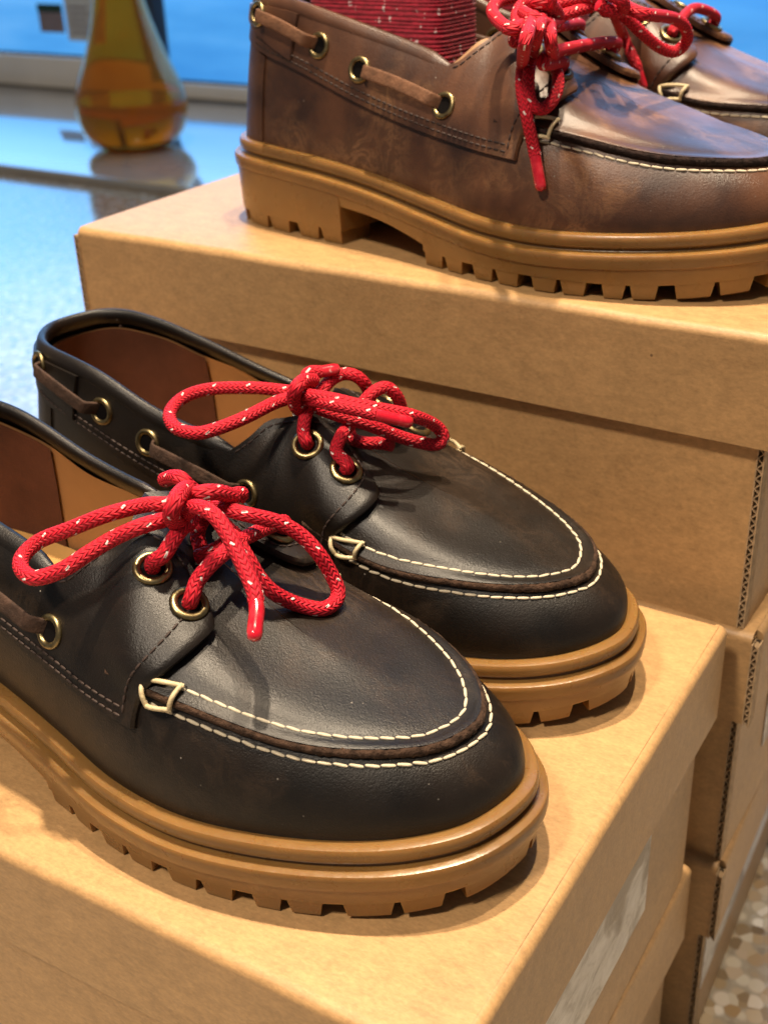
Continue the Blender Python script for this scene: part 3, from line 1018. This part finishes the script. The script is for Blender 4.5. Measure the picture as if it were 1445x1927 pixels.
# square cream thread knots where apron meets quarter panel
KNOTS = []
for side in (-1, 1):
    dq = 0 if side < 0 else -.075
    dx = .0025 if side < 0 else 0
    cor = [(.1800 + dx, .710 + dq), (.1945 + dx, .757 + dq), (.1900 + dx, .632 + dq * .8), (.1812 + dx, .603 + dq * .8)]
    q = []
    for X, ph in cor:
        I = LA.idx(X, side)
        q.append((LA.P(I, ph), LA.nor(I, ph)))
    for a in range(4):
        (pa, na), (pb, nb) = q[a], q[(a + 1) % 4]
        t = np.linspace(-.06, 1.06, 9)[:, None]
        arch = (.0026 + .0018 * np.clip(np.sin(np.pi * t), -1.2, 1))
        KNOTS.append(pa * (1 - t) + pb * t + (na * (1 - t) + nb * t) * arch)

# dark stitching on quarter panels
dark = MB()
def capsule(mb, a, b, r):
    d = b - a; L = np.linalg.norm(d); d = d / L
    v = np.array([0, 0, 1.0]) if abs(d[2]) < .8 else np.array([1.0, 0, 0])
    x = np.cross(d, v); x /= np.linalg.norm(x); y = np.cross(d, x)
    an = np.linspace(0, 2 * np.pi, 6, endpoint=False)
    rings = [a + d * L * .12 * 0 + (x * math.cos(q) + y * math.sin(q)) * r * .5 for q in an] + [a + d * L * .25 + (x * math.cos(q) + y * math.sin(q)) * r for q in an] + [a + d * L * .75 + (x * math.cos(q) + y * math.sin(q)) * r for q in an] + [b + (x * math.cos(q) + y * math.sin(q)) * r * .5 for q in an]
    fs = [(k * 6 + i, k * 6 + (i + 1) % 6, (k + 1) * 6 + (i + 1) % 6, (k + 1) * 6 + i) for k in range(3) for i in range(6)]
    mb.add(rings, fs + [tuple(range(5, -1, -1)), tuple(range(18, 24))])
def dash(I, Ph, extra, pitch=.0030):
    p = LA.P(I, Ph) + LA.nor(I, Ph) * (saddle_off(I, Ph) + extra)[:, None]
    s = np.concatenate([[0], np.cumsum(np.linalg.norm(np.diff(p, axis=0), axis=1))])
    m = int(s[-1] / pitch)
    for j in range(m):
        a, b = (j + .1) * s[-1] / m, (j + .9) * s[-1] / m
        A_ = np.array([np.interp(a, s, p[:, q]) for q in range(3)]); B_ = np.array([np.interp(b, s, p[:, q]) for q in range(3)])
        capsule(dark, A_, B_, .00042)
for side in (-1, 1):
    f = SAD[side]
    u = np.linspace(.12, .975, 200)
    I, Ph = f(u, np.zeros_like(u))
    for d in (.0024, .0050):
        dash(I, Ph + d / LA.dphi(I, Ph), np.full_like(u, .0001))
    wv = np.linspace(.06, .955, 140)
    I, Ph = f(np.full_like(wv, .978), wv); dash(I, Ph, np.full_like(wv, .0001))
    u = np.linspace(XN[side] / .177 + .006, .978, 140)
    I, Ph = f(u, np.full_like(u, .945)); dash(I, Ph, np.full_like(u, .0001))
part('panel_stitching', dark, 'dark_thread', None, 60)

# outsole
def ZB(x):
    return np.clip((np.asarray(x) - .215) / .065, 0, 1) ** 2 * .0065
def zroot(x):
    x = np.asarray(x)
    heel = np.full_like(x, .0064)
    arch = .0175 + (x - .083) / (.131 - .083) * (.0088 - .0175) + .0015 * np.sin(np.clip((x - .083) / .048, 0, 1) * np.pi)
    fore = .0060 + ZB(x)
    return np.where(x < .083, heel, np.where(x < .131, arch, fore))
ex = [float(LA.idx(xx + e, s)) for s in (-1, 1) for xx in (.083, .131) for e in (-.00012, .00012)]
si = np.sort(np.concatenate([np.arange(0, NO, 1.0), ex]))
si = np.append(si, float(NO))
o = LA.at(LA.O, si); nn = LA.at(LA.nrm, si); xo = o[:, 0]; zf = LA.zf(xo); zr = zroot(xo)
prof = [(.0120, -.0006), (.0074, .0004), (.0046, .0004), (.0036, .0001), (.0031, -.0006), (.0029, -.0018), (.0029, -.0032), (.0033, -.0042), (.0043, -.0049), (.0047, -.0054), (.0044, -.0059), (.0030, -.0061), (.0013, -.0062), (.0005, -.0065), (.0001, -.0072), (.0, -.0085), (.0001, -.0105), (.0003, -.0116), (.0006, -.0119), (.0010, -.0121)]
rows = []
for ins, dz in prof:
    rows.append(np.concatenate([o - nn * ins, (zf + dz)[:, None]], 1))
ztop = zf - .0121
for f_ in (.25, .5, .75, 1.0):
    ins = .0011 + .0010 * f_
    rows.append(np.concatenate([o - nn * ins, (ztop + (zr - ztop) * f_)[:, None]], 1))
inb = o - nn * .0021
xc = .02 + (.255 - .02) * np.clip(xo / LS, 0, 1)
Cs = np.stack([xc, LA.yc(np.clip(xc, .045, .205))], -1)
for f_ in (.012, .35, 1.0):
    rows.append(np.concatenate([inb * (1 - f_) + Cs * f_, zr[:, None]], 1))
mb = MB(); mb.grid(np.stack(rows, 1)); part('outsole', mb, 'gum', None, 28)

per = LA.per / NO
def arc(X, side):
    return float(LA.idx(X, side)) * per
def lug(sa, sb, ta, tb, n=None):
    """sa..sb: arc range at the tread, ta..tb at the root"""
    n = n or max(4, int((sb - sa) / .003))
    rowsl = []
    for ins0, ins1 in ((0, 0), (.022, .020)):
        for lev in ((0, 1, 2, 3) if ins0 == 0 else (3, 0)):
            f_ = (0, .5, .93, 1.0)[lev]
            A_ = np.linspace(ta + (sa - ta) * f_, tb + (sb - tb) * f_, n) / per
            oo = LA.at(LA.O, A_); nv = LA.at(LA.nrm, A_); x = oo[:, 0]
            z0 = np.where(x < .1, .0074, .0070 + ZB(x)); z1 = ZB(x)
            ins = (.0022 + .0010 * f_ + (.0006 if lev == 3 else 0)) if ins0 == 0 else .022
            rowsl.append(np.concatenate([oo - nv * ins, (z0 + (z1 - z0) * f_)[:, None]], 1))
    G = np.stack(rowsl, 1)
    mb = MB(); mb.grid(G, cv=True)
    k = G.shape[1]
    mb.add(G[0], [tuple(range(k - 1, -1, -1))]); mb.add(G[-1], [tuple(range(k))])
    part('tread_lug', mb, 'gum', 'outsole', 28)
def lugs(start, end, notches):
    cuts = [(start, 0, 0)] + notches + [(end, 0, 0)]
    for (ca, wa, ra), (cb, wb_, rb) in zip(cuts[:-1], cuts[1:]):
        lug(ca + wa / 2, cb - wb_ / 2, ca + ra / 2, cb - rb / 2)
V_, R_n = (.0042, .0011), (.0082, .0056)
fx_ = [(.1425, V_), (.156, R_n), (.170, V_), (.1845, R_n), (.199, V_), (.213, R_n), (.2255, V_), (.239, R_n), (.2555, V_), (.2685, R_n)]
nt_ = [(arc(X, -1), *w_) for X, w_ in fx_] + [(arc(.2794, 1), *V_)] + [(arc(X, 1), *w_) for X, w_ in fx_[::-1]]
lugs(arc(.1318, -1), arc(.1318, 1), nt_)
hx_ = [(.0695, V_), (.0525, R_n), (.0355, V_), (.016, R_n)]
nt_ = [(-(LA.per - arc(X, 1)), *w_) for X, w_ in hx_] + [(0.0, *V_)] + [(arc(X, -1), *w_) for X, w_ in hx_[::-1]]
lugs(-(LA.per - arc(.0822, 1)), arc(.0822, -1), nt_)

# shared stitch mesh: a plump little capsule along x
def stitch_mesh():
    xs = np.array([-.00205, -.0019, -.0014, 0, .0014, .0019, .00205]); rs = np.array([.00012, .00032, .00046, .00052, .00046, .00032, .00012])
    an = np.linspace(0, 2 * np.pi, 7, endpoint=False)
    P = np.array([[(x, r * math.cos(a), r * math.sin(a) * .9) for a in an] for x, r in zip(xs, rs)])
    mb = MB(); mb.grid(P, cv=True)
    me = bpy.data.meshes.new('stitch')
    me.from_pydata([tuple(v) for v in mb.v], [], mb.f)
    me.materials.append(MAT['stitch'])
    me.polygons.foreach_set('use_smooth', [True] * len(me.polygons))
    return me
ST_ME = stitch_mesh()

def make_shoe(label, pose, z0, mirror, skin, group):
    t = thing('boat_shoe', label, 'shoe', (pose[0], pose[1], z0), pose[2], group)
    sy = np.array([1, -1 if mirror else 1, 1.0])
    mk = {'leather': skin, 'edge': skin + '_edge', 'dark_thread': 'dark_thread' if skin == 'black' else 'brown_thread'}
    made = {}
    for name, v, f, mat, parent, sm in PARTS:
        fs = [tuple(reversed(q)) for q in f] if mirror else f
        if parent is None:
            par = t
        elif isinstance(parent, tuple):
            par = made[parent[0]][parent[1]]
        else:
            par = made[parent][0]
        ob = obj(name, v * sy, fs, mk.get(mat, mat), par, sm)
        made.setdefault(name, []).append(ob)
        if name == 'panel_stitching':
            ob['kind'] = 'stuff'
    for c, n in STRIPS:
        tube('side_lace', c * sy, .0027, 'thong' if skin == 'black' else 'thong_brown', t, 16, True, .25, n * sy, None, .5)
    for c in KNOTS:
        tube('knot_thread', c * sy, .00074, 'wax', t, 8)
    for par, c, tn, n in STITCH:
        if skin == 'brown' and par == 'plug':
            continue
        ob = bpy.data.objects.new('stitch', ST_ME)
        COL.objects.link(ob)
        ob.parent = made[par][0]
        c2, t2, n2 = c * sy, tn * sy, n * sy
        j = rng.normal(0, .05, 2)
        t2 = t2 + n2 * j[0] + np.cross(n2, t2) * (j[1] + (.05 if mirror else -.05))
        t2 = t2 / np.linalg.norm(t2)
        b2 = np.cross(n2, t2); b2 /= np.linalg.norm(b2); n3 = np.cross(t2, b2)
        ob.matrix_local = Matrix(((t2[0], b2[0], n3[0], c2[0]), (t2[1], b2[1], n3[1], c2[1]), (t2[2], b2[2], n3[2], c2[2]), (0, 0, 0, 1)))
    ca, sa = math.cos(pose[2]), math.sin(pose[2])
    def local(p):
        d = np.asarray(p, float) - np.array([pose[0], pose[1], z0])
        return np.array([ca * d[0] + sa * d[1], -sa * d[0] + ca * d[1], d[2]])
    bv, bf = [], []
    for name, v, f, mat, parent, sm in PARTS:
        if name in ('vamp', 'plug', 'quarter_panel'):
            k0 = len(bv)
            bv += [tuple(q) for q in v * sy]
            bf += [tuple(i + k0 for i in q) for q in f]
    bvh = BVHTree.FromPolygons(bv, bf)
    def px(pts):
        """photograph pixels with a height above the shoe's ground -> shoe-local points"""
        out = []
        for a, b, h in pts:
            q = None
            if h < .03:             # small values mean: that far off the shoe's own surface
                o_ = local(CAM_O); d_ = local(pix(a, b, z0 + .03)) - o_
                d_ /= np.linalg.norm(d_)
                hit = bvh.ray_cast(Vector(o_), Vector(d_))
                if hit[0] is not None:
                    nv = np.array(hit[1]); nv = nv if nv @ d_ < 0 else -nv
                    q = np.array(hit[0]) - d_ * h * 1.15
                else:
                    h = h + .060
            out.append(local(pix(a, b, z0 + h)) if q is None else q)
        return out
    def eye(side, key):
        p, n = EYEPOS[(side, key)]
        return p * sy, n * sy
    return t, px, eye

LR = .00236
def lace(parent, pts, name='lace_strand', r=LR, step=.0011):
    c = catmull(pts, step)
    return tube(name, c, r, 'lace', parent, 14)
def aglet(parent, pts):
    c = catmull(pts, .0015)
    k = np.ones(len(c)); k[-1] = .82
    return tube('aglet', c, LR * .93, 'aglet', parent, 12, taper=k)
def from_eye(e, rise, rest):
    p, n = e
    return [p - n * .004, p + n * .0005, p + n * rise] + rest

# ------------------------------------------------------------------ the four shoes
PF, PB, PR, PR2 = (.0529, -.1707, .0054), (.0461, -.0795, .0505), (.0577, .0726, -.0666), (.0625, .1700, .0200)
FBs, fpx, feye = make_shoe('black leather boat shoe nearest the camera, red bow with a hanging lace end', PF, AZ, False, 'black', 'pair of black boat shoes')
BBs, bpx, beye = make_shoe('black leather boat shoe behind, pushed against the rear box, whole collar showing', PB, AZ, True, 'black', 'pair of black boat shoes')
BRs, rpx, reye = make_shoe('brown leather boat shoe in front on the upper box, whole heel and side showing', PR, F, False, 'brown', 'pair of brown boat shoes')
B2s, qpx, qeye = make_shoe('brown leather boat shoe at the back of the upper box, cut by the right edge', PR2, F, True, 'brown', 'pair of brown boat shoes')

def laces_front_black():
    p = FBs
    root = lace(p, fpx([(352, 918, .103), (338, 930, .1065), (326, 952, .106), (323, 972, .101), (336, 988, .096), (356, 985, .093)]), 'shoelace', LR * 1.08)
    L = lambda pts, n='lace_strand', r=LR: lace(root, fpx(pts), n, r)
    L([(352, 962, .096), (330, 950, .099), (300, 949, .100), (269, 951, .100), (200, 969, .100), (131, 996, .095), (75, 1018, .091), (44, 1046, .0885), (41, 1070, .0875), (62, 1087, .0875), (94, 1082, .0885), (131, 1065, .091), (167, 1041, .0935), (214, 1013, .096), (264, 991, .099), (310, 978, .098), (345, 970, .095)], 'lace_loop')
    L([(385, 952, .092), (372, 930, .098), (352, 912, .103), (340, 900, .105), (325, 898, .103), (310, 903, .100)])
    L([(350, 940, .097), (366, 932, .102), (390, 926, .1035), (420, 928, .101), (437, 938, .097), (428, 952, .093), (402, 955, .092)], 'lace_strand', LR * 1.05)
    L([(395, 940, .094), (415, 953, .095), (445, 963, .095), (474, 970, .094), (524, 983, .090), (565, 1006, .085), (598, 1040, .079), (621, 1076, .072), (636, 1110, .0665), (630, 1133, .0035), (604, 1146, .0028), (557, 1136, .0040), (515, 1115, .0090), (488, 1087, .079), (466, 1050, .0845), (440, 1008, .0885), (410, 975, .090)], 'lace_loop')
    L([(350, 968, .098), (358, 957, .102), (377, 955, .1045), (405, 971, .104), (429, 1005, .1005), (449, 1043, .0965), (467, 1082, .0925), (479, 1112, .0895), (482, 1132, .0875)])
    aglet(root, fpx([(482, 1130, .0877), (483, 1155, .0858), (480, 1180, .0838), (479, 1202, .0822)]))
    lace(root, from_eye(feye(-1, 'l0'), .0035, fpx([(309, 1043, .091), (333, 1006, .0945), (357, 981, .0945), (375, 962, .093)])))
    lace(root, from_eye(feye(-1, 'l1'), .0035, fpx([(372, 1093, .0835), (396, 1063, .0875), (420, 1042, .0885), (450, 1018, .088)]) + [feye(1, 'l1')[0] + feye(1, 'l1')[1] * .004, feye(1, 'l1')[0] - feye(1, 'l1')[1] * .003]))
    lace(root, fpx([(372, 1048, .082), (395, 1040, .0835), (420, 1026, .084), (440, 1000, .084)]))
    lace(root, from_eye(feye(1, 'l0'), .0035, [0.5 * (feye(1, 'l0')[0] + feye(-1, 'l0')[0]) + np.array([0, 0, .010])]))
    lace(root, fpx([(395, 965, .089), (378, 985, .086), (372, 1010, .083), (380, 1035, .081)]))
laces_front_black()

def laces_back_black():
    p = BBs
    root = lace(p, bpx([(590, 716, .104), (572, 716, .1065), (558, 730, .106), (553, 750, .101), (560, 768, .096), (578, 772, .093)]), 'shoelace', LR * 1.08)
    L = lambda pts, n='lace_strand', r=LR: lace(root, bpx(pts), n, r)
    L([(575, 745, .097), (552, 738, .099), (515, 733, .100), (474, 730, .101), (397, 732, .100), (346, 748, .0975), (320, 777, .095), (330, 804, .094), (368, 815, .094), (408, 807, .095), (463, 785, .097), (517, 758, .098), (548, 749, .098), (575, 745, .095)], 'lace_loop')
    L([(590, 735, .096), (580, 722, .101), (576, 708, .105), (586, 700, .106), (604, 700, .1055)])
    aglet(root, bpx([(602, 700, .1055), (618, 697, .1055), (637, 694, .1055)]))
    L([(590, 745, .096), (605, 735, .099), (622, 716, .101), (645, 704, .102), (668, 707, .101), (686, 722, .097), (695, 742, .090), (698, 762, .083)])
    L([(668, 775, .091), (684, 757, .094), (704, 737, .097), (726, 729, .0975), (744, 742, .094), (754, 764, .088), (757, 790, .080)])
    L([(565, 742, .101), (590, 745, .1025), (626, 751, .1025), (673, 762, .101), (732, 773, .098), (779, 783, .0945), (818, 800, .0865), (834, 821, .0815), (822, 836, .079), (791, 833, .0805), (744, 819, .0845), (696, 800, .0905), (638, 782, .094), (600, 768, .095), (585, 755, .095)], 'lace_loop')
    L([(575, 752, .0985), (600, 755, .101), (640, 764, .1015), (680, 773, .1005), (708, 780, .0995)])
    aglet(root, bpx([(706, 780, .0995), (740, 788, .0975), (774, 795, .0955)]))
    lace(root, from_eye(beye(1, 'l0'), .0035, bpx([(571, 812, .089), (575, 782, .0935), (584, 764, .095)])))
    lace(root, from_eye(beye(1, 'l1'), .0035, bpx([(633, 849, .0835), (645, 816, .0885), (662, 796, .090), (685, 775, .0905)])))
    L([(655, 806, .083), (664, 826, .0805), (690, 834, .0805), (715, 834, .0805), (738, 838, .0805)])
laces_back_black()

def laces_brown_front():
    p = BRs
    c = rpx([(988, 12, .101), (1012, 4, .1035), (1040, 14, .101), (1050, 36, .096), (1034, 47, .0955), (1008, 38, .099), (984, 24, .1005)])
    root = lace(p, c, 'shoelace', LR * 1.05)
    L = lambda pts, n='lace_strand', r=LR: lace(root, rpx(pts), n, r)
    L([(1010, 25, .099), (1000, 40, .0985), (988, 80, .096), (983, 120, .0095), (981, 165, .0075), (990, 215, .0065), (1003, 275, .0045), (1007, 295, .0038)])
    aglet(root, rpx([(1006, 292, .0039), (1012, 325, .0032), (1018, 357, .0028)]))
    L([(1020, 30, .098), (1012, 60, .0965), (1002, 100, .0145), (994, 145, .0110), (998, 190, .0070), (1018, 206, .0042), (1040, 188, .0042), (1050, 155, .0055), (1043, 115, .0105), (1036, 80, .092), (1034, 45, .096)], 'lace_loop')
    L([(995, 40, .0975), (965, 55, .097), (940, 42, .098), (926, 20, .100), (940, 2, .102), (975, -6, .103), (1000, 8, .101)], 'lace_loop')
    L([(978, 60, .0955), (972, 30, .099), (985, 8, .102), (1010, 12, .102)])
    L([(1030, 20, .100), (1036, 0, .104), (1040, -25, .108)])
    lace(root, from_eye(reye(-1, 'l0'), .0035, rpx([(968, 78, .0905), (982, 55, .0945), (1000, 38, .097)])))
    e = reye(1, 'l1')
    lace(root, from_eye(reye(-1, 'l1'), .0035, rpx([(1020, 120, .0835), (1050, 96, .0855)]) + [e[0] + e[1] * .0045, e[0] - e[1] * .003]))
    e = reye(1, 'l0')
    lace(root, [e[0] - e[1] * .003, e[0] + e[1] * .0045] + rpx([(1040, 50, .093)]))
laces_brown_front()

def laces_brown_back():
    p = B2s
    root = lace(p, qpx([(1118, -6, .102), (1140, -12, .104), (1168, 0, .102), (1172, 18, .098), (1150, 20, .098), (1125, 8, .1005)]), 'shoelace', LR * 1.05)
    L = lambda pts, n='lace_strand', r=LR: lace(root, qpx(pts), n, r)
    L([(1140, -10, .101), (1150, 10, .0985), (1169, 61, .0105), (1194, 116, .0075), (1199, 130, .0065)])
    aglet(root, qpx([(1198, 127, .0066), (1205, 150, .0052), (1211, 168, .0040)]))
    L([(1150, 8, .098), (1175, 12, .098), (1209, 26, .0965), (1261, 33, .0925), (1286, 48, .0885), (1292, 75, .0825), (1270, 97, .078), (1239, 88, .0805), (1203, 58, .0875), (1172, 28, .094), (1150, 12, .097)], 'lace_loop')
    L([(1145, 0, .099), (1105, 14, .0975), (1050, 30, .0955), (1035, 20, .0965), (1050, 8, .099), (1100, -4, .101), (1140, -6, .101)], 'lace_loop')
    lace(root, from_eye(qeye(1, 'l0'), .0035, qpx([(1140, 22, .094), (1146, 4, .097)])))
    e = qeye(-1, 'l1')
    lace(root, from_eye(qeye(1, 'l1'), .0035, [0.5 * (e[0] + qeye(1, 'l1')[0]) + np.array([0, 0, .009]), e[0] + e[1] * .004, e[0] - e[1] * .003]))
laces_brown_back()

# red knitted sock folded inside each brown shoe
def sock(shoe_pose, mirror, x0, x1, label):
    t = thing('knit_sock', label, 'sock', (shoe_pose[0], shoe_pose[1], F), shoe_pose[2], 'red knit socks in the brown shoes')
    zs = np.arange(.046, .165, .00032)
    xm, hx = (x0 + x1) / 2, (x1 - x0) / 2
    an = np.linspace(0, 2 * np.pi, 72, endpoint=False)
    rows = []
    for z in zs:
        rib = .00026 * math.sin(z / .0017 * 2 * math.pi + 1.3 * math.sin(z * 700))
        hy = .017
        x = np.sign(np.cos(an)) * np.abs(np.cos(an)) ** .22 * (hx + rib); y = np.sign(np.sin(an)) * np.abs(np.sin(an)) ** .35 * (hy + rib)
        tw = .00025 * np.sin(an * 36 + z * 900)
        rows.append(np.stack([xm + x + .0012 * np.sin(z * 55), (y + tw) + .002 * math.sin(z * 30), np.full_like(an, z)], -1))
    mb = MB(); mb.grid(np.array(rows), cv=True)
    n = len(mb.v)
    mb.add([(xm, 0, zs[-1] + .002)] + [tuple(v) for v in rows[-1]], [(0, i, i % 72 + 1) for i in range(1, 73)])
    mb.build('knit_fabric', 'knit', t, 180)
sock(PR, False, .052, .1215, 'folded red knit sock inside the front brown shoe')
sock(PR2, True, .052, .1215, 'folded red knit sock inside the rear brown shoe')
